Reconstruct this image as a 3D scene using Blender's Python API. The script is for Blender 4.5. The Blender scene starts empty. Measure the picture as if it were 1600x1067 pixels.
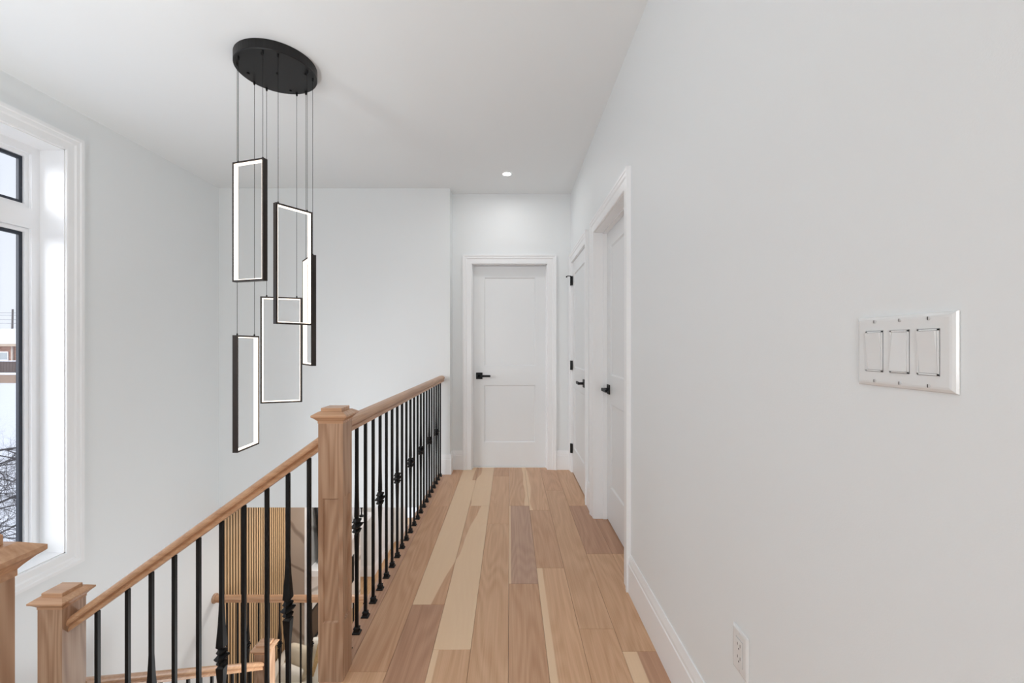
import bpy, math, random
from mathutils import Vector, Matrix

# ------------------------------------------------------------------ camera, sky, light, exposure
scene = bpy.context.scene
COL = scene.collection
cam_d = bpy.data.cameras.new('camera'); cam = bpy.data.objects.new('camera', cam_d); COL.objects.link(cam)
cam_d.sensor_width = 36.0; cam_d.lens = 36.0 * 680 / 1600
cam_d.shift_x = 3.0 / 1600; cam_d.shift_y = 6.5 / 1600
cam_d.clip_start = 0.05; cam_d.clip_end = 500
cam.location = (0, 0, 1.236); cam.rotation_euler = (math.pi / 2, 0, 0)
scene.camera = cam
scene.view_settings.view_transform = 'Standard'
scene.view_settings.look = 'None'
scene.view_settings.gamma = 1.0
scene.view_settings.use_curve_mapping = False
scene.view_settings.exposure = 0.49
scene.cycles.max_bounces = 14
scene.cycles.diffuse_bounces = 9
scene.cycles.transparent_max_bounces = 12
scene.cycles.sample_clamp_indirect = 6.0

world = bpy.data.worlds.new('overcast_sky'); scene.world = world; world.use_nodes = True
wn = world.node_tree; wn.nodes.clear()
w_out = wn.nodes.new('ShaderNodeOutputWorld'); w_bg = wn.nodes.new('ShaderNodeBackground')
w_tc = wn.nodes.new('ShaderNodeTexCoord'); w_sep = wn.nodes.new('ShaderNodeSeparateXYZ')
w_r = wn.nodes.new('ShaderNodeValToRGB')
w_r.color_ramp.elements[0].position = 0.0; w_r.color_ramp.elements[0].color = (0.86, 0.90, 0.97, 1)
w_r.color_ramp.elements[1].position = 0.5; w_r.color_ramp.elements[1].color = (0.80, 0.86, 0.97, 1)
wn.links.new(w_tc.outputs['Generated'], w_sep.inputs[0]); wn.links.new(w_sep.outputs['Z'], w_r.inputs[0])
wn.links.new(w_r.outputs[0], w_bg.inputs[0]); wn.links.new(w_bg.outputs[0], w_out.inputs[0])
w_bg.inputs[1].default_value = 1.28


def lamp(name, loc, power, size=0.12, color=(1, 0.97, 0.93), rot=(0, 0, 0), shape='DISK', size_y=None, spread=180):
    d = bpy.data.lights.new(name, 'AREA'); d.shape = shape; d.size = size
    if size_y: d.size_y = size_y
    d.energy = power; d.color = color; d.spread = math.radians(spread)
    o = bpy.data.objects.new(name, d); o.location = loc; o.rotation_euler = rot; COL.objects.link(o)
    return o

# the hall downlight, and unseen fill lamps added under the upper and lower ceilings
HALL_LIGHT = (-0.028, 3.83, 2.75)
UP_LAMPS = [(-1.9, 0.2), (-1.9, -1.6), (-1.0, -1.8)]
LOW_LAMPS = [(-2.0, 5.0), (-1.6, 6.6), (-0.4, 5.2), (0.4, 7.2), (-1.9, 8.6)]
P_UP, P_HALL, P_LOW, P_REAR = 0.5, 1.8, 8.0, 33.0
UPP, UPW, UPS = (-1.9, 0.8, -0.05), 14.0, 112
lamp('hall_downlight_lamp', (HALL_LIGHT[0], HALL_LIGHT[1], 2.738), P_HALL, 0.05, (1, 1, 1))
for lx, ly in UP_LAMPS: lamp('ceiling_fill_lamp', (lx, ly, 2.735), P_UP, 0.14, (0.96, 0.98, 1.0))
# soft low winter daylight through the left windows, 
sun_d = bpy.data.lights.new('hazy_sun', 'SUN'); sun_d.energy = 3.4; sun_d.angle = math.radians(40); sun_d.color = (0.97, 0.985, 1.0)
sun = bpy.data.objects.new('hazy_sun', sun_d); COL.objects.link(sun); sun.location = (-6, -2, 5)
sun.rotation_euler = Vector((0.73, 0.78, -0.30)).to_track_quat('-Z', 'Y').to_euler()
# added fill lamps out of view, without fixtures: stairwell, behind the camera, upward
lamp('stairwell_fill_lamp', (-0.80, 3.0, -0.85), 9.0, 0.25, (0.95, 0.98, 1.0), rot=(0, math.radians(90 + 10), 0))
lamp('rear_fill_lamp', (-0.7, -2.7, 1.4), P_REAR, 1.2, (0.93, 0.975, 1.0), rot=(math.radians(94), 0, math.radians(22)))
lamp('upward_fill_lamp', UPP, UPW, 0.5, (0.93, 0.975, 1.0), rot=(math.pi, 0, 0), spread=UPS)
for lx, ly in LOW_LAMPS: lamp('ceiling_fill_lamp', (lx, ly, -0.335), P_LOW, 0.14, (1.0, 0.97, 0.93))  # unseen fill added below the lower ceiling

# ------------------------------------------------------------------ helpers
def SR(r, g, b):
    f = lambda v: (v / 255 / 12.92) if v / 255 <= 0.04045 else ((v / 255 + 0.055) / 1.055) ** 2.4
    return (f(r), f(g), f(b), 1.0)


class MB:
    def __init__(s, mp=None): s.v = []; s.f = []; s.mp = mp
    def add(s, vs, fs):
        b = len(s.v)
        s.v += [tuple(s.mp(*p)) if s.mp else tuple(p) for p in vs]
        s.f += [tuple(i + b for i in f) for f in fs]
    def box(s, x0, x1, y0, y1, z0, z1):
        s.add([(x0, y0, z0), (x1, y0, z0), (x1, y1, z0), (x0, y1, z0), (x0, y0, z1), (x1, y0, z1), (x1, y1, z1), (x0, y1, z1)],
              [(0, 3, 2, 1), (4, 5, 6, 7), (0, 1, 5, 4), (1, 2, 6, 5), (2, 3, 7, 6), (3, 0, 4, 7)])
        return s
    def cbox(s, x0, x1, y0, y1, z0, z1, c, axis='z+'):
        """box whose top rim (towards axis) is chamfered by c"""
        a = axis[0]
        if a == 'z':
            lo = [(x0, y0, z0), (x1, y0, z0), (x1, y1, z0), (x0, y1, z0)]
            mi = [(x, y, z1 - c) for x, y, z in lo]
            hi = [(x0 + c, y0 + c, z1), (x1 - c, y0 + c, z1), (x1 - c, y1 - c, z1), (x0 + c, y1 - c, z1)]
        elif a == 'y':      # chamfer on the y1 side
            lo = [(x0, y0, z0), (x1, y0, z0), (x1, y0, z1), (x0, y0, z1)]
            mi = [(x, y1 - c if y1 > y0 else y1 + c, z) for x, y, z in lo]
            hi = [(x0 + c, y1, z0 + c), (x1 - c, y1, z0 + c), (x1 - c, y1, z1 - c), (x0 + c, y1, z1 - c)]
        s.add(lo + mi + hi, [(0, 1, 2, 3), (0, 4, 5, 1), (1, 5, 6, 2), (2, 6, 7, 3), (3, 7, 4, 0),
                             (4, 8, 9, 5), (5, 9, 10, 6), (6, 10, 11, 7), (7, 11, 8, 4), (8, 11, 10, 9)])
        return s
    def loft(s, rings, cap=True):
        n = len(rings[0]); vs = [p for r in rings for p in r]; fs = []
        for k in range(len(rings) - 1):
            for i in range(n):
                j = (i + 1) % n
                fs.append((k * n + i, k * n + j, (k + 1) * n + j, (k + 1) * n + i))
        if cap:
            fs.append(tuple(reversed(range(n)))); fs.append(tuple((len(rings) - 1) * n + i for i in range(n)))
        s.add(vs, fs); return s
    def square_loft(s, cx, cy, prof, rot=0.0):
        rings = []
        for r, z in prof:
            q = r * math.sqrt(2)
            rings.append([(cx + q * math.cos(rot + math.pi / 4 + k * math.pi / 2), cy + q * math.sin(rot + math.pi / 4 + k * math.pi / 2), z) for k in range(4)])
        return s.loft(rings)
    def lathe(s, c, prof, n=24, axis=2):
        rings = []
        for r, h in prof:
            ring = []
            for k in range(n):
                a = 2 * math.pi * k / n
                p = [r * math.cos(a), r * math.sin(a), h]
                if axis == 1: p = [p[0], p[2], p[1]]
                if axis == 0: p = [p[2], p[0], p[1]]
                ring.append((c[0] + p[0], c[1] + p[1], c[2] + p[2]))
            rings.append(ring)
        return s.loft(rings)
    def tube(s, pts, rad, n=8):
        pts = [Vector(p) for p in pts]; rings = []
        for i, p in enumerate(pts):
            d = (pts[min(i + 1, len(pts) - 1)] - pts[max(i - 1, 0)]).normalized()
            u = d.cross(Vector((0.31, 0.17, 1)) if abs(d.z) < 0.95 else Vector((1, 0.2, 0))).normalized(); w = d.cross(u)
            r = rad[i] if isinstance(rad, (list, tuple)) else rad
            rings.append([tuple(p + r * (math.cos(2 * math.pi * k / n) * u + math.sin(2 * math.pi * k / n) * w)) for k in range(n)])
        return s.loft(rings)
    def build(s, name, mat, parent=None, smooth=False, loc=None):
        base = Vector((0, 0, 0))
        if parent is not None: base = Vector(parent.get('_b', (0, 0, 0)))
        if loc is not None: base = Vector(loc)
        me = bpy.data.meshes.new(name)
        me.from_pydata([tuple(Vector(v) - base) for v in s.v], [], s.f)
        import bmesh
        bm = bmesh.new(); bm.from_mesh(me); bmesh.ops.recalc_face_normals(bm, faces=bm.faces); bm.to_mesh(me); bm.free()
        if smooth:
            me.polygons.foreach_set('use_smooth', [True] * len(me.polygons))
        me.materials.append(mat)
        o = bpy.data.objects.new(name, me); COL.objects.link(o)
        if parent is not None:
            o.parent = parent
            o['_b'] = tuple(base)
        elif loc is not None:
            o.location = loc; o['_b'] = tuple(base)
        return o


def thing(name, label, cat, loc=(0, 0, 0), group=None):
    o = bpy.data.objects.new(name, None); COL.objects.link(o); o.location = loc
    o.empty_display_size = 0.05
    o['_b'] = tuple(loc); o['label'] = label; o['category'] = cat
    if group: o['group'] = group
    return o
def tag(o, label, cat, group=None):
    o['label'] = label; o['category'] = cat
    if group: o['group'] = group
    return o
def struct(o, label=None):
    o['kind'] = 'structure'
    if label: o['label'] = label
    return o
def struct_empty(name, loc=(0, 0, 0), label=None, cat=None):
    o = bpy.data.objects.new(name, None); COL.objects.link(o); o.location = loc; o['_b'] = tuple(loc); o['kind'] = 'structure'
    if label: o['label'] = label
    return o
def bevel(o, w, seg=2):
    m = o.modifiers.new('bevel', 'BEVEL'); m.width = w; m.segments = seg; m.limit_method = 'ANGLE'
    return o
def copy_to(src, parent, loc, name=None):
    c = src.copy(); COL.objects.link(c); c.parent = parent; c.location = loc
    for ch in list(src.children):
        d = ch.copy(); COL.objects.link(d); d.parent = c
    return c

# ------------------------------------------------------------------ materials
def mat(name, color, rough=0.5, metal=0.0, spec=0.5, bump=0.0, bscale=200, emis=None, estr=0.0, var=0.0):
    m = bpy.data.materials.new(name); m.use_nodes = True
    nt = m.node_tree; b = nt.nodes['Principled BSDF']
    b.inputs['Base Color'].default_value = color; b.inputs['Roughness'].default_value = rough
    b.inputs['Metallic'].default_value = metal; b.inputs['Specular IOR Level'].default_value = spec
    if emis:
        b.inputs['Emission Color'].default_value = emis; b.inputs['Emission Strength'].default_value = estr
    tc = nt.nodes.new('ShaderNodeTexCoord'); n = nt.nodes.new('ShaderNodeTexNoise')
    n.inputs['Scale'].default_value = bscale; n.inputs['Detail'].default_value = 3
    nt.links.new(tc.outputs['Object'], n.inputs['Vector'])
    if bump:
        bp = nt.nodes.new('ShaderNodeBump'); bp.inputs['Strength'].default_value = bump; bp.inputs['Distance'].default_value = 0.0006
        nt.links.new(n.outputs[0], bp.inputs['Height']); nt.links.new(bp.outputs[0], b.inputs['Normal'])
    if var:
        h = nt.nodes.new('ShaderNodeHueSaturation'); h.inputs['Color'].default_value = color
        mr = nt.nodes.new('ShaderNodeMapRange'); mr.inputs[3].default_value = 1 - var; mr.inputs[4].default_value = 1 + var
        nt.links.new(n.outputs[0], mr.inputs[0]); nt.links.new(mr.outputs[0], h.inputs['Value']); nt.links.new(h.outputs[0], b.inputs['Base Color'])
    return m


def wood(name, dark, mid, light=None, axis=1, off=(0, 0, 0), ring=0.45, rough=0.42, sap=None, coarse=1.0):
    """oak / hickory: grain runs along axis. sap = (centre, slope, wobble, across_axis, phase): where the pale sapwood starts"""
    m = bpy.data.materials.new(name); m.use_nodes = True
    nt = m.node_tree; N = nt.nodes.new; L = nt.links.new; b = nt.nodes['Principled BSDF']
    tc = N('ShaderNodeTexCoord'); add = N('ShaderNodeVectorMath'); add.operation = 'ADD'; add.inputs[1].default_value = off
    L(tc.outputs['Object'], add.inputs[0])
    def noise(along, across, scale, detail, dist=0.0):
        mp = N('ShaderNodeVectorMath'); mp.operation = 'MULTIPLY'
        v = [across] * 3; v[axis] = along; mp.inputs[1].default_value = v; L(add.outputs[0], mp.inputs[0])
        n = N('ShaderNodeTexNoise'); n.inputs['Scale'].default_value = scale; n.inputs['Detail'].default_value = detail
        n.inputs['Distortion'].default_value = dist; L(mp.outputs[0], n.inputs['Vector']); return n.outputs[0]
    def math_(op, a, c=None):
        q = N('ShaderNodeMath'); q.operation = op
        for i, s in enumerate((a, c)):
            if s is None: continue
            if isinstance(s, (int, float)): q.inputs[i].default_value = s
            else: L(s, q.inputs[i])
        return q.outputs[0]
    big = noise(0.75 * coarse, 7.0 * coarse, 1.0, 1.0, 0.0)
    rings = math_('SINE', math_('MULTIPLY', big, 75.0))
    rings = math_('MULTIPLY', math_('ADD', rings, 1.0), 0.5)
    fine = noise(3.0, 190.0, 1.0, 3.0)
    mid_n = noise(1.6, 52.0, 1.0, 3.0, 0.3)
    f = math_('ADD', math_('MULTIPLY', rings, 0.34 * ring), math_('ADD', math_('MULTIPLY', fine, 0.62), math_('MULTIPLY', mid_n, 0.50)))
    f = math_('SUBTRACT', f, 0.56 + 0.12 * ring)
    mr = N('ShaderNodeMapRange'); mr.inputs[1].default_value = -0.25; mr.inputs[2].default_value = 0.38
    L(f, mr.inputs[0])
    mix = N('ShaderNodeMix'); mix.data_type = 'RGBA'; mix.inputs[6].default_value = mid; mix.inputs[7].default_value = dark
    L(mr.outputs[0], mix.inputs[0]); colr = mix.outputs[2]
    if sap:
        light = light or mid
        centre, slope, wob, ax, sign = sap
        sp = N('ShaderNodeSeparateXYZ'); L(tc.outputs['Object'], sp.inputs[0])
        u = sp.outputs[ax]; l = sp.outputs[axis]
        wn_ = noise(1.3, 2.0, 1.0, 1.5, 0.6)
        e = math_('ADD', math_('SUBTRACT', u, centre), math_('MULTIPLY', l, slope))
        e = math_('ADD', e, math_('MULTIPLY', math_('SUBTRACT', wn_, 0.5), wob))
        s = N('ShaderNodeMapRange'); s.interpolation_type = 'SMOOTHSTEP'
        s.inputs[1].default_value = -0.0035; s.inputs[2].default_value = 0.0035
        L(math_('MULTIPLY', e, sign), s.inputs[0])
        lm = N('ShaderNodeMix'); lm.data_type = 'RGBA'; lm.inputs[6].default_value = light
        lm.inputs[7].default_value = tuple(0.8 * a + 0.2 * c for a, c in zip(light, mid)); L(mr.outputs[0], lm.inputs[0])
        m2 = N('ShaderNodeMix'); m2.data_type = 'RGBA'; L(s.outputs[0], m2.inputs[0]); L(colr, m2.inputs[6]); L(lm.outputs[2], m2.inputs[7])
        colr = m2.outputs[2]
    L(colr, b.inputs['Base Color'])
    b.inputs['Roughness'].default_value = rough; b.inputs['Specular IOR Level'].default_value = 0.4
    bp = N('ShaderNodeBump'); bp.inputs['Strength'].default_value = 0.25; bp.inputs['Distance'].default_value = 0.0005
    L(fine, bp.inputs['Height']); L(bp.outputs[0], b.inputs['Normal'])
    return m


def glass_mat(name, tint, refl=0.04):
    m = bpy.data.materials.new(name); m.use_nodes = True; nt = m.node_tree; nt.nodes.clear()
    o = nt.nodes.new('ShaderNodeOutputMaterial'); mx = nt.nodes.new('ShaderNodeMixShader'); t = nt.nodes.new('ShaderNodeBsdfTransparent')
    g = nt.nodes.new('ShaderNodeBsdfGlossy'); g.inputs['Roughness'].default_value = 0.02; t.inputs[0].default_value = tint
    mx.inputs[0].default_value = refl
    nt.links.new(t.outputs[0], mx.inputs[1]); nt.links.new(g.outputs[0], mx.inputs[2]); nt.links.new(mx.outputs[0], o.inputs[0])
    return m

M_WALL = mat('wall_paint', SR(233, 236, 237), 0.55, bump=0.25, bscale=350)
M_CEIL = mat('ceiling_paint', SR(236, 239, 240), 0.8, bump=0.2, bscale=300)
M_TRIM = mat('trim_paint', SR(242, 243, 244), 0.35, bump=0.05)
M_DOOR = mat('door_paint', SR(233, 235, 236), 0.38, bump=0.06, bscale=120)
M_PVC = mat('white_vinyl', SR(240, 241, 243), 0.3, bump=0.02)
M_GASKET = mat('dark_gasket', SR(38, 44, 56), 0.5, bump=0.02)
M_BLACK = mat('matte_black_metal', SR(8, 8, 9), 0.5, 0.0, 0.35, bump=0.15, bscale=500)
M_LAMPMETAL = mat('lamp_black_metal', SR(30, 29, 29), 0.45, 0.4, bump=0.1)
M_LED = mat('led_diffuser', SR(240, 232, 222), 0.4, emis=(1.0, 0.84, 0.70, 1), estr=1.35)
M_FRAME = mat('frame_dark_bronze', SR(44, 36, 32), 0.45, 0.2, bump=0.1)
M_SPOT = mat('downlight_lens', SR(255, 255, 255), 0.4, emis=(1, 1, 1, 1), estr=12.0)
M_PLATE = mat('switch_plastic', SR(228, 229, 229), 0.13, bump=0.0)
M_SLOT = mat('slot_dark', SR(70, 68, 65), 0.6); M_GAP = mat('rocker_gap_grey', SR(130, 130, 130), 0.6)
M_SCREW = mat('painted_screw', SR(205, 205, 205), 0.3)
M_GLASS = glass_mat('window_glass', (0.765, 0.768, 0.775, 1))
OAK_M, OAK_D = SR(205, 163, 128), SR(165, 120, 86)
M_OAK_Y = wood('oak_along_y', OAK_D, OAK_M, axis=1, ring=0.5, rough=0.33)
M_OAK_X = wood('oak_along_x', OAK_D, OAK_M, axis=0, ring=0.5, rough=0.33)
M_OAK_Z = wood('oak_upright', SR(158, 121, 94), SR(190, 157, 130), axis=2, ring=1.2, coarse=1.6)
M_OAK_CAP = wood('oak_cap', OAK_D, SR(212, 172, 139), axis=0, ring=0.4, rough=0.27)
M_SLAT = wood('slat_oak', SR(200, 160, 116), SR(226, 194, 154), axis=2, ring=0.3)
M_SLATBACK = mat('slat_felt', SR(34, 20, 8), 0.9, bump=0.2)
M_STEP = wood('stair_oak', SR(160, 118, 88), SR(196, 155, 122), axis=1)

# ------------------------------------------------------------------ dimensions
C = 2.75; XR = 0.605; XL = -2.80; YB1 = 4.185; YB2 = 4.345; XRET = -0.5785; LOW = -2.95; SOF = -0.32; YREAR = -3.0

# ------------------------------------------------------------------ setting: floors
sub = MB().box(-0.62, 0.90, YREAR, 4.60, SOF, -0.02).box(XL, -0.62, YREAR, 0.44, SOF, -0.02).box(-0.70, -0.62, 0.44, YB1, SOF, -0.032)
floor = struct(sub.build('floor', mat('subfloor', SR(200, 198, 194), 0.8)))
FD, FM, FL = SR(184, 138, 103), SR(211, 169, 135), SR(232, 201, 166)
DK = (SR(166, 124, 97), SR(195, 153, 124)); GR = (SR(168, 131, 109), SR(195, 160, 136)); MD = (FD, FM); LT = (SR(190, 150, 116), SR(214, 178, 143))
EDGE = [-0.62 + 0.15335 * k for k in range(9)]
TAN = (SR(192, 148, 112), SR(218, 178, 143))
rows = [
    (0, [YREAR, -1.1, 0.2, 1.65, 3.35, 4.42], [MD, DK, TAN, MD, MD]),
    (1, [YREAR, -1.6, 0.35, 2.078, 4.0, 4.42], [MD, TAN, DK, ('B', MD), ('B2', MD)]),
    (2, [YREAR, -0.9, 0.1, 1.77, 3.36, 4.42], [MD, DK, ('C0', TAN), ('C1', TAN), ('C2', TAN)]),
    (3, [YREAR, -2.0, 0.9, 3.02, 4.12, 4.42], [TAN, MD, TAN, TAN, MD]),
    (4, [YREAR, -0.5, 0.55, 2.26, 3.36, 4.42], [MD, TAN, MD, ('E1', GR), ('E2', TAN)]),
    (5, [YREAR, -1.5, 0.7, 2.42, 3.27, 4.42], [DK, MD, ('F0', TAN), MD, ('F2', TAN)]),
    (6, [YREAR, -0.2, 1.9, 3.72, 4.42], [MD, TAN, TAN, MD]),
    (7, [YREAR, 0.3, 1.76, 2.585, 3.36, 4.42], [MD, ('H0', DK), TAN, DK, TAN]),
]
#          sap: centre (across, object coords), slope along, wobble, across axis, sign
SAPS = {'B': (-0.675, -0.142, 0.07, 0, -1), 'B2': (-0.345, 0.0, 0.06, 0, -1), 'C0': (-0.285, 0.0, 0.02, 0, -1), 'C1': (-0.622, -0.122, 0.11, 0, 1), 'C2': (-0.29, 0.0, 0.16, 0, 1),
        'D1': (-0.03, 0.0, 0.02, 0, 1), 'E1': (0.004, 0.0, 0.004, 0, -1), 'E2': (0.118, 0.0, 0.05, 0, 1), 'F0': (0.178, 0.0, 0.006, 0, -1),
        'F2': (0.235, 0.02, 0.10, 0, -1), 'H0': (0.51, 0.0, 0.02, 0, -1)}
rnd = random.Random(5)
ip = 0
for ri, ys, tones in rows:
    for k in range(len(ys) - 1):
        t = tones[k]; sap = None
        if isinstance(t[0], str): sap = SAPS[t[0]]; t = t[1]
        j = rnd.uniform(0.96, 1.04)
        dd = tuple(min(1, c * j) for c in t[0][:3]) + (1,); mm = tuple(min(1, c * j) for c in t[1][:3]) + (1,)
        m = wood('hickory_%d' % ip, dd, mm, FL, axis=1, off=(rnd.uniform(-20, 20), rnd.uniform(-20, 20), rnd.uniform(-9, 9)), ring=rnd.uniform(0.35, 0.75), rough=0.38, sap=sap)
        x1 = EDGE[ri + 1]; y1 = ys[k + 1]
        x0 = EDGE[ri]; g = 0.0005
        p = MB().cbox(x0 + g, x1 - g, ys[k] + g, y1 - g, -0.018, 0.0, 0.0007)
        p.build('plank', m, floor); ip += 1
# planks running into the recess of the nearer side door
for (ya, yb, t) in ((2.26, 2.585, TAN), (2.585, 3.12, DK), (3.45, 4.26, MD)):
    m = wood('hickory_%d' % ip, t[0], t[1], axis=1, off=(ip, ip * 2, 0), ring=0.8, rough=0.38); ip += 1
    MB().cbox(EDGE[8] + 0.0005, 0.78, ya, yb, -0.018, 0.0, 0.0007).build('plank', m, floor)
MB().box(XL, -0.7055, YREAR, 0.44, -0.02, 0.0).build('loft_boards', M_STEP, floor)
# nosing strip under the railing
no = MB()
prof = [(-0.707, -0.012), (-0.703, -0.003), (-0.697, 0.0), (-0.6208, 0.0), (-0.6208, -0.031), (-0.697, -0.031), (-0.705, -0.024)]
no.loft([[(x, 1.605, z) for x, z in prof], [(x, YB1 - 0.001, z) for x, z in prof]])
no.build('nosing', wood('nosing_oak', SR(180, 137, 110), SR(205, 164, 135), axis=1, ring=0.6, rough=0.4), floor)

# lower storey
lf = MB().box(-5.0, 4.0, -3.2, 10.6, LOW - 0.1, LOW)
struct(lf.build('floor_lower', wood('lower_hardwood', SR(160, 122, 84), SR(196, 158, 116), axis=1, ring=0.6)))

# ------------------------------------------------------------------ walls and ceiling
ce = MB().box(XL - 0.3, XR + 0.3, YREAR - 0.15, YB2 + 0.12, C, C + 0.12)
struct(ce.build('ceiling', M_CEIL))
# right wall with two door openings
T = 0.13
D2 = (2.27, 3.11); D3 = (3.465, 4.25); DH = 2.045
w = MB()
w.box(XR, XR + T, YREAR, D2[0], -0.02, C).box(XR, XR + T, D2[1], D3[0], -0.02, C).box(XR, XR + T, D3[1], YB2 + 0.12, -0.02, C)
w.box(XR, XR + T, D2[0], D2[1], DH, C).box(XR, XR + T, D3[0], D3[1], DH, C)
struct(w.build('wall_right', M_WALL))
# closets behind the side doors
struct(MB().box(XR + T, XR + T + 0.05, 2.1, YB2 + 0.12, -0.02, C).build('wall_closet', M_WALL))
# end wall with door opening
DX = (-0.383, 0.372)
w = MB()
w.box(XRET, DX[0], YB2, YB2 + T, -0.02, C).box(DX[1], XR, YB2, YB2 + T, -0.02, C).box(DX[0], DX[1], YB2, YB2 + T, DH + 0.015, C)
struct(w.build('wall_end', M_WALL))
struct(MB().box(DX[0] - .1, DX[1] + .1, YB2 + T, YB2 + T + 0.04, -0.02, DH + 0.1).build('wall_behind_end_door', M_WALL))
w = MB().box(XL - 0.02, XRET, YB1, YB2 + T, SOF, C)
struct(w.build('wall_back', M_WALL))
# left wall with the tall window and a second one further back
WY = (0.95, 2.736); WZ = (-0.066, 2.468)
XO = XL - 0.20
w = MB()
w.box(XO, XL, YREAR, WY[0], LOW, C).box(XO, XL, WY[1], 8.2, LOW, C)
for a in (WY,):
    w.box(XO, XL, a[0], a[1], LOW, WZ[0]).box(XO, XL, a[0], a[1], WZ[1], C)
struct(w.build('wall_left', M_WALL))
# rear wall behind the camera
w = MB().box(XL, XR + T, YREAR - 0.15, YREAR, LOW, C)
struct(w.build('wall_rear', M_WALL))
# lower storey walls
struct(MB().box(-5.0, 4.0, YB2 + T, 10.6, SOF, -0.02).build('ceiling_lower', M_CEIL))
w = MB().box(-0.62, -0.5, -3.0, 4.3, LOW, SOF)
struct(w.build('wall_under_hall', M_WALL))
w = MB().box(-5.0, -2.48, 7.9, 8.02, LOW, SOF).box(-2.60, -2.48, 8.02, 9.3, LOW, SOF)
struct(w.build('wall_lower_back', M_WALL))
w = MB().box(-2.6, -2.30, 9.3, 9.42, LOW, SOF).box(1.6, 4.0, 9.3, 9.42, LOW, SOF).box(-2.3, 1.6, 9.3, 9.42, LOW, LOW + 0.25).box(-2.3, 1.6, 9.3, 9.42, -0.5, SOF)
struct(w.build('wall_lower_window_side', M_WALL))
struct(MB().box(3.9, 4.0, 4.3, 9.4, LOW, SOF).box(-0.5, 4.0, 4.2, 4.3, LOW, SOF).build('wall_lower_right', M_WALL))

# baseboards
def base_profile(h=0.19, t=0.014):
    return [(0, 0), (t, 0), (t, h - 0.048), (t - 0.003, h - 0.044), (t - 0.003, h - 0.030), (t - 0.0075, h - 0.008), (t - 0.009, h), (0, h)]
def baseboard(name, segs, z=0.0, h=0.19):
    m = MB(); P = base_profile(h)
    for kind, c, a, b, sgn in segs:
        if kind == 'x':    # wall at x=c running along y; board sticks out towards sgn
            m.loft([[(c + sgn * t, a, z + q) for t, q in P], [(c + sgn * t, b, z + q) for t, q in P]])
        else:
            m.loft([[(a, c + sgn * t, z + q) for t, q in P], [(b, c + sgn * t, z + q) for t, q in P]])
    return struct(m.build(name, M_TRIM))
baseboard('baseboard_right', [('x', XR, YREAR, 2.18, -1), ('x', XR, 3.20, 3.375, -1)])
baseboard('baseboard_end', [('y', YB2, XRET, -0.473, -1), ('y', YB2, 0.462, XR - 0.022, -1), ('x', XRET, YB1 + 0.0004, YB2 - 0.0142, 1)])
baseboard('baseboard_back', [('y', YB1, -0.699, XRET + 0.014, -1)])
baseboard('baseboard_lower', [('y', 7.9, -2.8, -2.48, -1), ('x', -2.48, 7.886, 9.3, 1)], LOW)

# ------------------------------------------------------------------ doors
CAS = [(0, 0), (0, .009), (.004, .012), (.048, .013), (.056, .018), (.072, .019), (.078, .0225), (.09, .0225), (.09, 0)]
def casing_mb(mp, u0, u1, zt, z0=0.0, closed=False, zb=None, P=CAS):
    m = MB(mp)
    st = [[(u0 - w_, d, (zb - w_) if closed else z0) for w_, d in P], [(u0 - w_, d, zt + w_) for w_, d in P],
          [(u1 + w_, d, zt + w_) for w_, d in P], [(u1 + w_, d, (zb - w_) if closed else z0) for w_, d in P]]
    if closed: m.loft(st + [st[0]], cap=False)
    else: m.loft(st)
    return m

def shaker_door(parent, mp, u0, u1, dface, zt, z0=0.008):
    """slab face at depth -dface behind the wall plane (d is positive towards the hall)"""
    th = 0.036; f = -dface; st = 0.108
    w_ = u1 - u0
    m = MB(mp)
    m.box(u0, u0 + st, f - th, f, z0, zt); m.box(u1 - st, u1, f - th, f, z0, zt)
    for a, b in ((z0, 0.255), (0.835, 1.03), (zt - 0.118, zt)):
        m.box(u0 + st, u1 - st, f - th, f, a, b)
    slab = m.build('slab', M_DOOR, parent)
    for a, b in ((0.255, 0.835), (1.03, zt - 0.118)):
        p = MB(mp); p.box(u0 + st, u1 - st, f - th + 0.008, f - 0.009, a, b)
        # sloped sticking round the panel
        s_ = 0.009
        lo = [(u0 + st, f - 0.009, a), (u1 - st, f - 0.009, a), (u1 - st, f - 0.009, b), (u0 + st, f - 0.009, b)]
        o_ = [(u0 + st, f - 0.0005, a), (u1 - st, f - 0.0005, a), (u1 - st, f - 0.0005, b), (u0 + st, f - 0.0005, b)]
        i_ = [(u0 + st + s_, f - 0.0088, a + s_), (u1 - st - s_, f - 0.0088, a + s_), (u1 - st - s_, f - 0.0088, b - s_), (u0 + st + s_, f - 0.0088, b - s_)]
        p.add(o_ + i_, [(k, (k + 1) % 4, 4 + (k + 1) % 4, 4 + k) for k in range(4)])
        p.build('panel', M_DOOR, parent)
    return slab

def jamb(parent, mp, u0, u1, zt, depth, stop):
    m = MB(mp); t = 0.004
    m.box(u0, u0 + t, -depth, 0.001, 0, zt).box(u1 - t, u1, -depth, 0.001, 0, zt).box(u0, u1, -depth, 0.001, zt - t, zt)
    m.box(u0, u0 + 0.012, -stop + 0.0005, -stop + 0.03, 0, zt).box(u1 - 0.012, u1, -stop + 0.0005, -stop + 0.03, 0, zt).box(u0, u1, -stop + 0.0005, -stop + 0.03, zt - 0.012, zt)
    m.build('jamb', M_TRIM, parent)

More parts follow.
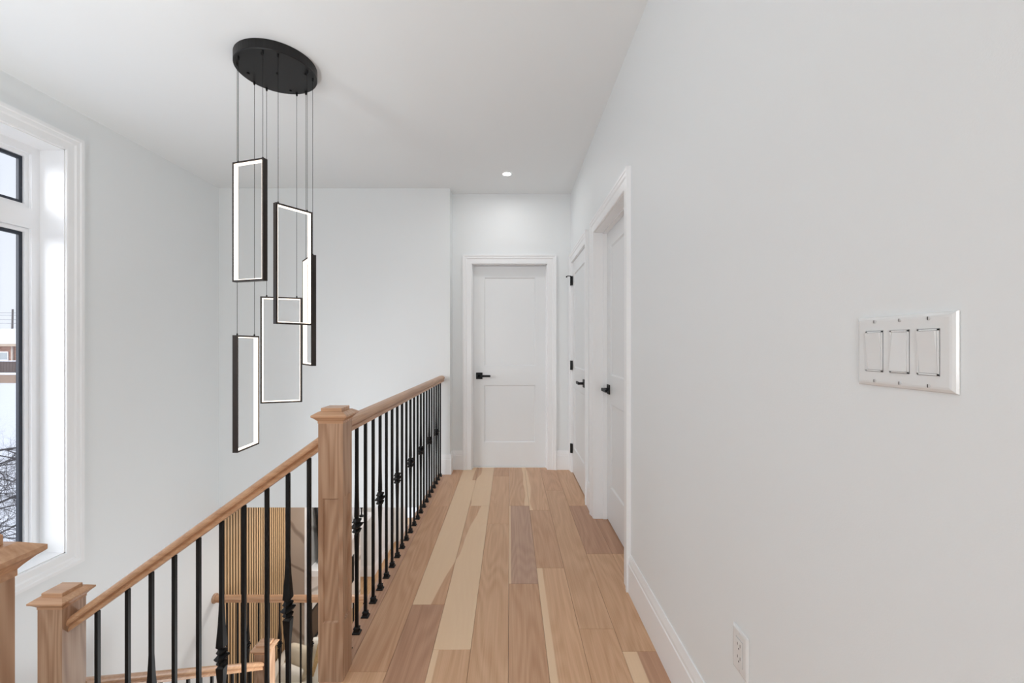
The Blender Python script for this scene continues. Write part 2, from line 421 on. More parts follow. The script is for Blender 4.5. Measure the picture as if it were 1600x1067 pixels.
def lever_handle(parent, mp, u, z, dface, direction):
    f = -dface
    e = bpy.data.objects.new('handle', None); COL.objects.link(e); e.parent = parent; e['_b'] = parent['_b']
    MB(mp).cbox(u - .033, u + .033, f, f + .009, z - .033, z + .033, .0015, 'y').build('rosette', M_BLACK, e)
    m = MB(mp)
    m.box(u - .010, u + .010, f + .008, f + .052, z - .010, z + .010)
    m.box(min(u, u + direction * .115) - (0.008 if direction > 0 else 0), max(u, u + direction * .115) + (0.008 if direction < 0 else 0), f + .040, f + .052, z - .0105, z + .0105)
    m.build('lever', M_BLACK, e)
    e['label'] = 'square black lever handle'

mpE = lambda u, d, z: (u, YB2 - d, z)
mpR = lambda u, d, z: (XR - d, u, z)
d1 = struct_empty('door_1', (0, YB2, 0), 'white two-panel door closing the far end of the hall')
casing_mb(mpE, DX[0], DX[1], DH + 0.005).build('casing', M_TRIM, d1)
jamb(d1, mpE, DX[0], DX[1], DH + 0.015, T, 0.075)
shaker_door(d1, mpE, DX[0] + 0.013, DX[1] - 0.008, 0.075, DH, z0=0.013)
MB(mpE).box(DX[0] + .005, DX[1] - .005, -.115, -.066, 0.0003, .011).build('gap_light_strip', M_TRIM, d1)  # pale strip standing in for light showing under the door
lever_handle(d1, mpE, -0.313, 0.93, 0.075, 1)
d2 = struct_empty('door_2', (XR, 2.7, 0), 'white two-panel door set back in the right wall, nearer one')
casing_mb(mpR, D2[0], D2[1], DH).build('casing', M_TRIM, d2)
jamb(d2, mpR, D2[0], D2[1], DH, T, 0.088)
shaker_door(d2, mpR, D2[0] + 0.004, D2[1] - 0.004, 0.088, DH - 0.004)
lever_handle(d2, mpR, 3.05, 0.93, 0.088, -1)
d3 = struct_empty('door_3', (XR, 3.85, 0), 'white two-panel door flush in the right wall, by the far corner')
casing_mb(mpR, D3[0], D3[1], DH).build('casing', M_TRIM, d3)
m = MB(mpR); m.box(D3[0], D3[0] + .003, -T, 0.001, 0, DH).box(D3[1] - .003, D3[1], -T, 0.001, 0, DH).box(D3[0], D3[1], -T, 0.001, DH - .003, DH); m.build('jamb', M_TRIM, d3)
shaker_door(d3, mpR, D3[0] + 0.004, D3[1] - 0.004, 0.006, DH - 0.004)
lever_handle(d3, mpR, 3.585, 0.925, 0.006, 1)
for z in (1.867, 1.045, 0.237):
    m = MB().lathe((XR - 0.012, D3[1] - 0.004, z), [(0.0075, -.045), (0.0075, .045)], 12)
    m.box(XR - 0.013, XR + 0.003, D3[1] - 0.026, D3[1] + 0.002, z - .044, z + .044)
    m.build('hinge', M_BLACK, d3)['label'] = 'black butt hinge'
m = MB().tube([(XR - .012, 4.246, 1.915), (XR - .045, 4.235, 1.915), (XR - .055, 4.222, 1.905)], 0.004, 8)
m.lathe((XR - .058, 4.218, 1.903), [(0.008, -.005), (0.008, .005)], 10, 0)
m.build('door_stop', M_BLACK, d3)

# ------------------------------------------------------------------ window in the left wall
mpL = lambda u, d, z: (XL + d, u, z)
win = struct_empty('window_1', (XL, 1.8, 0), 'tall white framed window over the stairs')
casing_mb(mpL, WY[0], WY[1], WZ[1], closed=True, zb=WZ[0], P=[(0, 0), (0, .012), (.006, .015), (.045, .016), (.054, .022), (.074, .023), (.080, .028), (.1, .028), (.1, 0)]).build('casing', M_TRIM, win)
m = MB(mpL); e = 0.006; dp = -0.165
m.box(WY[0], WY[1], dp, 0.001, WZ[0], WZ[0] + e).box(WY[0], WY[1], dp, 0.001, WZ[1] - e, WZ[1]).box(WY[0], WY[0] + e, dp, 0.001, WZ[0], WZ[1]).box(WY[1] - e, WY[1], dp, 0.001, WZ[0], WZ[1])
m.build('jamb', M_TRIM, win)
TZ = (1.952, 2.082)
def rect_ring(m, y0, y1, z0, z1, w_, da, db):
    m.box(y0, y0 + w_, da, db, z0, z1); m.box(y1 - w_, y1, da, db, z0, z1); m.box(y0 + w_, y1 - w_, da, db, z0, z0 + w_); m.box(y0 + w_, y1 - w_, da, db, z1 - w_, z1)
m = MB(mpL)
rect_ring(m, WY[0] + e, WY[1] - e, WZ[0] + e, WZ[1] - e, 0.047, -0.20, -0.150)
ym = (WY[0] + WY[1]) / 2
m.box(WY[0] + .053, ym - .05, -0.20, -0.150, TZ[0] + .004, TZ[1] - .004).box(ym + .05, WY[1] - .053, -0.20, -0.150, TZ[0] + .004, TZ[1] - .004)
m.box(ym - .05, ym + .05, -0.20, -0.150, WZ[0] + .053, WZ[1] - .053)
m.build('frame', M_PVC, win)
for (ya, yb) in ((WY[0] + .05, ym - .047), (ym + .047, WY[1] - .052)):
    for (za, zb_) in ((WZ[0] + .052, TZ[0] + .002), (TZ[1] - .002, WZ[1] - .052)):
        m = MB(mpL); rect_ring(m, ya, yb, za, zb_, 0.023, -0.20, -0.168); m.build('sash', M_PVC, win)
        m = MB(mpL); rect_ring(m, ya + .023, yb - .023, za + .023, zb_ - .023, 0.020, -0.199, -0.182); m.build('gasket', M_GASKET, win)
        MB(mpL).box(ya + .030, yb - .030, -0.196, -0.190, za + .030, zb_ - .030).build('pane', M_GLASS, win)
win4 = struct_empty('window_2', (-0.3, 9.3, LOW))
m = MB(lambda u, d, z: (u, 9.3 + d, z)); rect_ring(m, -2.3, 1.6, LOW + .25, -.5, .07, 0.0, 0.07); m.box(-.4, -.33, 0, .07, LOW + .25, -.5); m.build('frame', M_PVC, win4)

# ------------------------------------------------------------------ stairs
st = thing('staircase', 'oak staircase going down from the hall beside the tall window', 'stairs', (-1.7, 1.6, LOW))
RI = 0.1875
M_RISER = M_TRIM
def tread(x0, x1, y0, y1, z): MB().cbox(x0, x1, y0, y1, z - .03, z, .006).build('tread', M_STEP, st)
for k in range(1, 4):
    x1 = -0.655 - 0.25 * (k - 1); z = -RI * k
    tread(x1 - 0.262, x1 - 0.005, 0.54, 1.60, z)
    MB().box(x1 - 0.02, x1 - 0.006, 0.54, 1.60, z, z + RI - .031).build('riser', M_RISER, st)
zl = -4 * RI
MB().cbox(XL + .002, -1.405, 0.45, 1.595, zl - .03, zl, .006).build('landing', M_STEP, st)
MB().box(XL + .002, -1.405, 0.45, 1.595, zl - .25, zl - .031).box(-1.425, -1.411, .54, 1.6, zl, zl + RI - .031).build('landing_base', M_TRIM, st)
for k in range(1, 7):
    y0 = 1.597 + 0.255 * (k - 1); z = zl - RI * k
    tread(XL + .002, -1.74, y0 + .001, y0 + .262, z)
    MB().box(XL + .002, -1.74, y0 + .001, y0 + .014, z, z + RI - .031).build('riser', M_RISER, st)
z2 = zl - 7 * RI
MB().cbox(XL + .002, -1.55, 3.14, 4.18, z2 - .03, z2, .006).build('landing', M_STEP, st)
MB().box(XL + .002, -1.55, 3.14, 4.18, LOW, z2 - .031).build('landing_base', M_TRIM, st)
for k in range(1, 4):
    x0 = -1.548 + 0.25 * (k - 1); z = z2 - (z2 - LOW) / 5 * k
    MB().cbox(x0, x0 + .25, 3.14, 4.18, LOW, z, .006).build('step', M_STEP, st)
# sloped stringers under the railings
SL = 0.722
zr1 = lambda x: 0.849 + SL * (x + 0.705)          # underside of the first raking rail
P4 = [(-1.645, zr1(-1.645) - .92), (-0.706, zr1(-0.706) - .92), (-0.706, zr1(-0.706) - 1.25), (-1.645, zr1(-1.645) - 1.25)]
MB().loft([[(x, 1.625, z) for x, z in P4], [(x, 1.665, z) for x, z in P4]]).build('stringer', M_TRIM, st)
SL2 = -0.675
zr2 = lambda y: -0.115 + SL2 * (y - 1.70)
P5 = [(1.70, zr2(1.70) - .86), (2.90, zr2(2.90) - .86), (2.90, zr2(2.90) - 1.2), (1.70, zr2(1.70) - 1.2)]
MB().loft([[(-1.695, y, z) for y, z in P5], [(-1.655, y, z) for y, z in P5]]).build('stringer', M_TRIM, st)
MB().box(XL + .002, -0.9, 4.10, 4.14, z2 + .001, z2 + .03).build('curb', M_OAK_X, st)

# ------------------------------------------------------------------ newel posts
def newel(cx, cy, zt, zb, label, panels=None):
    t = thing('newel_post', label, 'newel post', (cx, cy, zb), 'oak newel posts')
    h = 0.0453; r = 0.008; top = zt - 0.052
    m = MB()
    z_a, z_b = panels if panels else (zt - .79, zt - .332)
    m.box(cx - h + r, cx + h - r, cy - h + r, cy + h - r, zb, top)
    s_ = 0.0165
    for sx in (-1, 1):
        for sy in (-1, 1):
            xa, xb = sorted((cx + sx * h, cx + sx * (h - s_))); ya, yb = sorted((cy + sy * h, cy + sy * (h - s_)))
            m.box(xa, xb, ya, yb, zb, top)
    for a, b in ((zb, z_a), (z_b, top)):
        m.box(cx - h + .0001, cx + h - .0001, cy - h + .0001, cy + h - .0001, a, b)
    # sloped mould round each recessed panel
    for k in range(4):
        ca, sa = math.cos(k * math.pi / 2), math.sin(k * math.pi / 2)
        mp = lambda u, d, z: (cx + ca * u - sa * d, cy + sa * u + ca * d, z)
        q = MB(mp); i = h - s_; c = .0045
        o_ = [(-i, -h + .0004, z_a), (i, -h + .0004, z_a), (i, -h + .0004, z_b), (-i, -h + .0004, z_b)]
        n_ = [(-i + c, -h + r, z_a + c), (i - c, -h + r, z_a + c), (i - c, -h + r, z_b - c), (-i + c, -h + r, z_b - c)]
        q.add(o_ + n_, [(j, (j + 1) % 4, 4 + (j + 1) % 4, 4 + j) for j in range(4)])
        m.v_off = len(m.v); m.f += [tuple(v + m.v_off for v in f) for f in q.f]; m.v += q.v
    m.build('post', M_OAK_Z, t)
    q = MB().square_loft(cx, cy, [(.0468, zt - .056), (.0468, zt - .048), (.050, zt - .044), (.058, zt - .036), (.0625, zt - .033), (.065, zt - .031), (.065, zt - .025), (.047, zt - .014), (.0, zt - .014)])
    q.square_loft(cx, cy, [(.0385, zt - .0145), (.0385, zt - .002), (.037, zt)])
    q.build('cap', M_OAK_CAP, t)
    return t
newel(-0.66, 1.645, 1.006, 0.0, 'tall oak newel post at the stair head beside the hall floor')
newel(-1.692, 1.645, 0.322, zl, 'oak newel post at the foot of the upper sloping rail, lower left', panels=(-.66, -.08))
newel(-0.66, 0.495, 1.006, 0.0, 'oak newel post cut off by the left picture edge, below the window')
newel(-1.665, 2.955, -0.775, -2.3, 'small oak newel post further down the stairwell, seen between balusters')

# ------------------------------------------------------------------ railings
RP = [(-.024, 0), (.024, 0), (.024, .013), (.020, .018), (.023, .022), (.030, .026), (.0315, .034), (.030, .042), (.024, .050), (.014, .0545), (0, .056),
      (-.014, .0545), (-.024, .050), (-.030, .042), (-.0315, .034), (-.030, .026), (-.023, .022), (-.020, .018), (-.024, .013)]
def rail_y(m, x, ya, yb, za, zb_):
    m.loft([[(x + u, ya, za + v) for u, v in RP], [(x + u, yb, zb_ + v) for u, v in RP]])
def rail_x(m, y, xa, xb, za, zb_):
    m.loft([[(xa, y + u, za + v) for u, v in RP], [(xb, y + u, zb_ + v) for u, v in RP]])
HB = 0.00635
def plain_mesh(L):
    m = MB().box(-HB, HB, -HB, HB, 0, L); o = m.build('baluster', M_BLACK); return o
def fancy_mesh(L, zk, flare):
    k = HB
    pr = [(k, 0), (k, zk - .19), (k * (1 + .35 * flare), zk - .12), (k * (1 + .9 * flare), zk - .055), (k * (1 + 1.05 * flare), zk - .038), (k * .95, zk - .028), (k * .9, zk + .028),
          (k * (1 + 1.05 * flare), zk + .040), (k * (1 + .9 * flare), zk + .058), (k * (1 + .35 * flare), zk + .125), (k, zk + .20), (k, L)]
    return MB().square_loft(0, 0, pr).build('baluster', M_BLACK)
def knuckle_mesh(zk):
    m = MB()
    for dz, R_ in ((.0205, .0215), (0.0, .030), (-.0205, .0215)):
        for half in (0,):
            ring = lambda r, z, a0: [(r * math.cos(a0 + q * math.pi / 2) , r * math.sin(a0 + q * math.pi / 2), z) for q in range(4)]
            til = Matrix.Rotation(math.radians(-22), 3, 'Y') @ Matrix.Rotation(math.radians(5), 3, 'X')
            rings = []
            for r, z in ((.009, -.0135), (R_ * .70, -.0080), (R_, -.0022), (R_, .0022), (R_ * .62, .0075), (.009, .0130)):
                rg = []
                for q in range(8):
                    rr = r if q % 2 == 0 else r * .74
                    a = q * math.pi / 4 + math.radians(8)
                    v = til @ Vector((rr * math.cos(a), rr * math.sin(a), z)); rg.append((v.x, v.y, v.z + zk + dz))
                rings.append(rg)
            m.loft(rings)
    m.lathe((0, 0, zk), [(.0095, -.032), (.012, -.024), (.012, .024), (.0095, .032)], 10)
    return m
def shoe_mesh():
    m = MB().square_loft(0, 0, [(.0165, 0.0005), (.0165, .0045), (.0115, .0075), (.0105, .0190), (.0120, .0205), (.0120, .0235), (.0080, .0270)])
    m.lathe((.011, 0, .017), [(.003, 0), (.003, .004)], 8, 0)
    return m

def railing_set(parent, spots, L, zk, flare, shoes=True, phase=0):
    """spots: list of (x, y, z, is_fancy)"""
    src = {}
    for (x, y, z, fancy) in spots:
        if fancy not in src:
            o = fancy_mesh(L, zk, flare) if fancy else plain_mesh(L)
            o.parent = parent; b = Vector(parent['_b']); o.location = Vector((x, y, z)) - b; src[fancy] = o
            if fancy:
                kn = knuckle_mesh(zk).build('knuckle', M_BLACK); kn.parent = o
            if shoes:
                s_ = shoe_mesh().build('shoe', M_BLACK); s_.parent = o
        else:
            copy_to(src[fancy], parent, Vector((x, y, z)) - Vector(parent['_b']))

hr = thing('hall_railing', 'level oak handrail on black balusters along the hall edge', 'railing', (-0.66, 1.69, 0.0))
m = MB()
ZR = 0.893
m.loft([[(-.66 + u, y, ZR + v) for u, v in RP] for y in (1.691, YB1 - 0.001)])
hro = m.build('handrail', M_OAK_Y, hr, smooth=False)
spots = []
for k in range(22):
    u = 0.0020965 + 0.0001333 * k
    y = 840.5 * u
    spots.append((-0.66, y, 0.0, (k % 3) == 1))
railing_set(hr, spots, 0.8935, 0.462, 0.35)

sr = thing('stair_railing', 'sloping oak handrail on black balusters between the two large newel posts', 'railing', (-1.65, 1.645, zl))
m = MB(); rail_x(m, 1.645, -1.6465, -0.7055, zr1(-1.6465), zr1(-0.7055)); m.build('handrail', M_OAK_X, sr)
spots = []
PX = [150.5, 198, 235, 271, 309, 345, 380, 416, 449, 482]
for k, px in enumerate(PX):
    x = (px - 797) / 680 * 1.640
    spots.append((x, 1.645, zr1(x) - .92, k in (2, 5, 8)))
railing_set(sr, spots, 0.921, 0.41, 1.15, shoes=False)

lr = thing('stair_railing', 'lower sloping oak handrail seen through the balusters at the bottom left', 'railing', (-1.675, 1.7, zl))
m = MB(); rail_y(m, -1.675, 1.6905, 2.9095, zr2(1.6905), zr2(2.9095)); m.build('handrail', M_OAK_Y, lr)
spots = [(-1.675, 1.815 + .09 * k, zr2(1.815 + .09 * k) - .86, k in (1, 4, 7, 10)) for k in range(12)]
railing_set(lr, spots, 0.861, 0.41, 1.15, shoes=False)

br = thing('landing_railing', 'level oak handrail low in the stairwell crossing in front of the slat wall', 'railing', (-1.8, 4.12, z2))
m = MB(); rail_x(m, 4.12, XL + .004, -0.90, -1.183, -1.183); m.build('handrail', M_OAK_X, br)
MB().lathe((XL + .001, 4.12, -1.155), [(.045, 0), (.045, .012), (.038, .018)], 20, 0).build('wall_rosette', M_OAK_Z, br)
spots = [(-2.777 + .0997 * k + .0, 4.12, z2 + .0305, (k % 3) == 1) for k in range(1, 19)]
spots = [((354.8 + 16.45 * k - 797) / 680 * 4.12, 4.12, z2 + .0305, (k % 3) == 2) for k in range(0, 17)]
railing_set(br, spots, -1.1825 - z2 - .0305, 0.44, 0.9, shoes=False)

# ------------------------------------------------------------------ chandelier
ch = thing('pendant_chandelier', 'black round canopy chandelier hanging five lit rectangular frames over the stairs', 'chandelier', (-1.255, 2.34, C))
CX, CY = -1.255, 2.34
MB().lathe((CX, CY, C), [(.196, -.050), (.200, -.047), (.200, -.0005)], 72).build('canopy', M_LAMPMETAL, ch)
pend = [  # left cable (x,y), right cable (x,y), top z, overhang left, overhang right
    ((-1.377, 2.206), (-1.227, 2.160), 2.163, .026, .016),
    ((-1.165, 2.186), (-1.081, 2.319), 1.950, .018, .022),
    ((-1.178, 2.511), (-1.082, 2.386), 1.730, .030, .022),
    ((-1.383, 2.473), (-1.237, 2.524), 1.514, .030, .028),
    ((-1.414, 2.255), (-1.419, 2.415), 1.290, .020, .026)]
for (a, b, zt, oa, ob) in pend:
    A = Vector((a[0], a[1], 0)); B = Vector((b[0], b[1], 0)); D = (B - A).normalized(); Nn = Vector((D.y, -D.x, 0))
    P0 = A - D * oa; W_ = (B - A).length + oa + ob; zb_ = zt - .605
    mp = lambda u, d, z: tuple(P0 + D * u + Nn * d + Vector((0, 0, z)))
    tb = .0085; dh = .0125
    m = MB(mp)
    m.box(0, tb, -dh, dh, zb_, zt); m.box(W_ - tb, W_, -dh, dh, zb_, zt); m.box(tb, W_ - tb, -dh, dh, zt - tb, zt); m.box(tb, W_ - tb, -dh, dh, zb_, zb_ + tb)
    fr = m.build('frame', M_FRAME, ch); fr['label'] = 'slim black rectangular frame lit on its inside'
    m = MB(mp); s0, s1, dd = tb, .0035, .0105
    m.box(tb, tb + s1, -dd, dd, zb_ + tb, zt - tb); m.box(W_ - tb - s1, W_ - tb, -dd, dd, zb_ + tb, zt - tb)
    m.box(tb + s1, W_ - tb - s1, -dd, dd, zt - tb - s1, zt - tb); m.box(tb + s1, W_ - tb - s1, -dd, dd, zb_ + tb, zb_ + tb + s1)
    m.build('led_strip', M_LED, fr)
    for p in (a, b):
        MB().tube([(p[0], p[1], zt - .001), (p[0], p[1], C - .052)], .0011, 6).build('cable', M_BLACK, ch)
        MB().lathe((p[0], p[1], zt), [(.004, -.0005), (.004, .006), (.0025, .010)], 8).build('cable_clamp', M_BLACK, ch)
        MB().lathe((p[0], p[1], C), [(.003, -.068), (.0055, -.062), (.0055, -.049)], 10).build('cable_gripper', M_BLACK, ch)
for (px, py) in ((387.5, 113.8), (433.3, 114.5), (409.5, 84.0), (478.2, 115.8), (454, 141.5)):
    y = 680 * (2.70 - 1.236) / (540 - py); x = (px - 797) / 680 * y
    MB().lathe((x, y, C), [(.004, -.058), (.007, -.056), (.007, -.049)], 12).build('thumb_screw', M_BLACK, ch)

# ------------------------------------------------------------------ recessed ceiling light
rl = thing('recessed_light', 'small round recessed downlight in the hall ceiling near the end door', 'light', HALL_LIGHT)
lx, ly, lz = HALL_LIGHT
m = MB(); n = 32
ringp = [(.034, -.001), (.036, -.006), (.046, -.006), (.050, -.0005)]
rings = [[(lx + r * math.cos(2 * math.pi * k / n), ly + r * math.sin(2 * math.pi * k / n), lz + h) for k in range(n)] for r, h in ringp]
m.loft(rings, cap=False); m.build('trim_ring', M_TRIM, rl)
MB().lathe((lx, ly, lz), [(.034, -.004), (.034, -.0005)], 24).build('lens', M_SPOT, rl)

# ------------------------------------------------------------------ switch plate and socket
sw = thing('light_switch', 'white three-gang rocker light switch plate on the right wall', 'light switch', (XR, .668, 1.2268))
y0, y1, z0, z1 = .5845, .7515, 1.1700, 1.2835
m = MB(mpR); c = .005
R = lambda i, d: [(y0 + i, d, z0 + i), (y1 - i, d, z0 + i), (y1 - i, d, z1 - i), (y0 + i, d, z1 - i)]
m.loft([R(0, 0.0005), R(0, .0020), R(.0015, .0045), R(.0050, .0065), R(.008, .0070)])
m.build('plate', M_PLATE, sw)
gc = [.668 - .046, .668, .668 + .046]; zc = 1.2268
for i, g in enumerate(gc):
    m = MB(mpR); a, h = .0168, .0335
    m.box(g - a, g + a, .0069, .0074, zc - h, zc + h); m.build('rocker_gap', M_GAP, sw)
    m = MB(mpR); a -= .0008; h -= .0008
    fw = .0022
    m.box(g - a, g - a + fw, .0069, .0088, zc - h, zc + h); m.box(g + a - fw, g + a, .0069, .0088, zc - h, zc + h); m.box(g - a, g + a, .0069, .0088, zc - h, zc - h + fw); m.box(g - a, g + a, .0069, .0088, zc + h - fw, zc + h)
    m.build('rocker_frame', M_PLATE, sw)
    m = MB(mpR); a -= fw + .0005; h -= fw + .0005
    up = (i == 1)
    d0, dm, d1_ = (.0125, .0095, .0078) if up else (.0078, .0095, .0125)   # bottom, middle, top depth
    m.loft([[(g - a, .0070, zc - h), (g + a, .0070, zc - h), (g + a, d0, zc - h), (g - a, d0, zc - h)],
            [(g - a, .0070, zc), (g + a, .0070, zc), (g + a, dm, zc), (g - a, dm, zc)],
            [(g - a, .0070, zc + h), (g + a, .0070, zc + h), (g + a, d1_, zc + h), (g - a, d1_, zc + h)]])
    m.build('rocker', M_PLATE, sw)
    for s_ in (-1, 1):
        m = MB(mpR); m.lathe((g, .0069, zc + s_ * .0483), [(.0030, 0), (.0030, .0008), (.0022, .0013)], 14, 1); scr = m.build('screw', M_SCREW, sw)
        m = MB(mpR); m.box(g - .0006, g + .0006, .0081, .0084, zc + s_ * .0483 - .0024, zc + s_ * .0483 + .0024); m.build('slot', M_SLOT, scr)
so = thing('wall_socket', 'white double wall socket low on the right wall', 'socket', (XR, 1.136, .435))
y0, y1, z0, z1 = 1.100, 1.172, .378, .493; yc, zc = 1.136, .4355
m = MB(mpR); m.loft([R(0, 0.0005), R(0, .0020), R(.0015, .0045), R(.0050, .0062), R(.008, .0065)]); m.build('plate', M_PLATE, so)
m = MB(mpR); m.box(yc - .0168, yc + .0168, .0064, .0068, zc - .0335, zc + .0335); m.build('insert_gap', M_GAP, so)
m = MB(mpR); m.box(yc - .0161, yc + .0161, .0064, .0082, zc - .0328, zc + .0328); m.build('insert', M_PLATE, so)
for s_ in (-1, 1):
    zz = zc + s_ * .0165
    for dy, hh in ((-.0062, .0042), (.0062, .0034)):
        m = MB(mpR); m.box(yc + dy - .0011, yc + dy + .0011, .0081, .0084, zz - hh + .003, zz + hh + .003); m.build('slot', M_SLOT, so)
    m = MB(mpR); m.lathe((yc, .0080, zz - .0075), [(.0024, 0), (.0024, .0005)], 12, 1); m.build('ground_hole', M_SLOT, so)
    m = MB(mpR); m.lathe((yc, .0064, zc + s_ * .0483), [(.0028, 0), (.0028, .0010)], 12, 1); m.build('screw', M_SCREW, so)

# ------------------------------------------------------------------ living room below
sp = struct_empty('wall_slats', (XL, 4.8, LOW), 'oak slat panelling on dark backing on the lower left wall')
MB().box(XL + .0005, XL + .010, 4.475, 5.398, LOW, SOF - .001).build('backing', M_SLATBACK, sp)
MB().box(XL + .0005, XL + .010, 4.20, 4.475, LOW, SOF - .001).build('backing', M_SLATBACK, sp)
k = 0; y = 4.205; src = None
while y < 5.37:
    if src is None:
        src = MB().cbox(0, .027, 0, .020, LOW, SOF - .002, .0015, 'y')
        src = MB(lambda a, d, z: (XL + .010 + d, y + a, z)).cbox(0, .0238, 0, .006, LOW, SOF - .002, .001, 'y').build('slat', M_SLAT, sp)
        y_first = y
    else:
        c_ = src.copy(); COL.objects.link(c_); c_.parent = sp; c_.location = (0, y - y_first, 0)
    y += .0445
FX = -2.53
M_MARB = None
def marble(name, base, vein, sc=1.3, off=(0, 0, 0)):
    m = bpy.data.materials.new(name); m.use_nodes = True; nt = m.node_tree; N = nt.nodes.new; L = nt.links.new; b = nt.nodes['Principled BSDF']
    tc = N('ShaderNodeTexCoord'); mp = N('ShaderNodeMapping'); mp.inputs['Rotation'].default_value = (0.6, 0.9, 0.3); mp.inputs['Location'].default_value = off
    L(tc.outputs['Object'], mp.inputs[0])
    w_ = N('ShaderNodeTexWave'); w_.inputs['Scale'].default_value = sc; w_.inputs['Distortion'].default_value = 5.5; w_.inputs['Detail'].default_value = 3; w_.inputs['Detail Scale'].default_value = 1.1
    L(mp.outputs[0], w_.inputs['Vector'])
    r = N('ShaderNodeValToRGB'); e_ = r.color_ramp.elements
    e_[0].position = 0.0; e_[0].color = vein; e_[1].position = 0.07; e_[1].color = base
    L(w_.outputs[0], r.inputs[0]); L(r.outputs[0], b.inputs['Base Color']); b.inputs['Roughness'].default_value = 0.25
    return m
fp = thing('fireplace', 'pale marble fireplace wall with a dark linear firebox and white mantel ledge', 'fireplace', (-2.66, 6.3, LOW))
MB().box(XL + .002, FX, 5.40, 7.32, LOW, SOF - .001).build('chimney_breast', mat('breast_plaster', SR(232, 232, 230), .6, bump=.1), fp)
MB().box(XL + .002, FX + .0, 5.385, 5.3995, LOW + .001, SOF - .003).build('marble_slab', marble('marble_taupe', SR(178, 164, 152), SR(140, 126, 116), 0.9), fp)
MB().box(FX - .012, FX + .008, 5.380, 5.400, LOW + .001, SOF - .003).build('corner_trim', M_TRIM, fp)
mw = marble('marble_white', SR(232, 230, 226), SR(188, 184, 180), 0.8, (2, 1, 0))
MB().box(FX, FX + .012, 5.402, 7.32, LOW + .001, -2.54).build('marble_slab', mw, fp)
MB().box(FX, FX + .012, 5.402, 7.32, -2.12, -1.63).build('marble_slab', mw, fp)
MB().box(FX, FX + .012, 5.402, 7.32, -1.56, SOF - .003).build('marble_slab', marble('marble_grey', SR(200, 198, 196), SR(160, 156, 152), 0.8, (5, 0, 2)), fp)
MB().box(FX + .0005, FX + .20, 5.402, 7.32, -1.63, -1.56).build('mantel', M_TRIM, fp)
fbx = MB().box(FX, FX + .006, 5.402, 7.0, -2.53, -2.13).build('firebox', mat('firebox_dark', SR(58, 48, 40), .35, bump=.2, bscale=40, var=.5), fp)
q = MB(lambda u, d, z: (FX + .006 + d, u, z)); rect_ring(q, 5.402, 7.0, -2.54, -2.12, .022, 0, .014); q.build('firebox_rim', M_BLACK, fp)
MB().box(FX, FX + .02, 7.02, 7.32, -2.54, -2.12).build('marble_slab', mw, fp)
# leaning picture on the mantel
def art_mat():
    m = bpy.data.materials.new('abstract_canvas'); m.use_nodes = True; nt = m.node_tree; N = nt.nodes.new; L = nt.links.new; b = nt.nodes['Principled BSDF']
    tc = N('ShaderNodeTexCoord'); n = N('ShaderNodeTexNoise'); n.inputs['Scale'].default_value = 3.2; n.inputs['Detail'].default_value = 1.0; n.inputs['Distortion'].default_value = 1.2
    L(tc.outputs['Object'], n.inputs['Vector']); r = N('ShaderNodeValToRGB'); r.color_ramp.interpolation = 'CONSTANT'; e_ = r.color_ramp.elements
    e_[0].position = 0; e_[0].color = SR(48, 54, 60); e_[1].position = .47; e_[1].color = SR(238, 238, 236)
    L(n.outputs[0], r.inputs[0]); L(r.outputs[0], b.inputs['Base Color']); b.inputs['Roughness'].default_value = .6
    return m
pic = thing('framed_picture', 'black framed black and white abstract picture leaning on the mantel ledge', 'picture', (FX + .14, 5.98, -1.5595))
B0 = Vector((FX + .14, 0, -1.5595)); tilt = Vector((-.112, 0, 1.0)).normalized(); nn = Vector((tilt.z, 0, -tilt.x))
mpP = lambda u, d, z: (B0.x + tilt.x * z + nn.x * d, u, B0.z + tilt.z * z + nn.z * d + .0)
q = MB(mpP); rect_ring(q, 5.50, 6.45, 0.004, 1.02, .03, 0, .035); q.build('frame', M_BLACK, pic)
q = MB(mpP); q.box(5.52, 6.43, .004, .022, .025, 1.0); q.build('canvas', art_mat(), pic)
vs = thing('sculpture', 'small black sculpture at the far end of the mantel ledge', 'ornament', (FX + .10, 7.12, -1.5595))
MB().lathe((FX + .10, 7.12, -1.5595), [(.035, 0), (.035, .02), (.012, .035), (.010, .12), (.03, .16), (.012, .2)], 16).build('body', M_BLACK, vs)

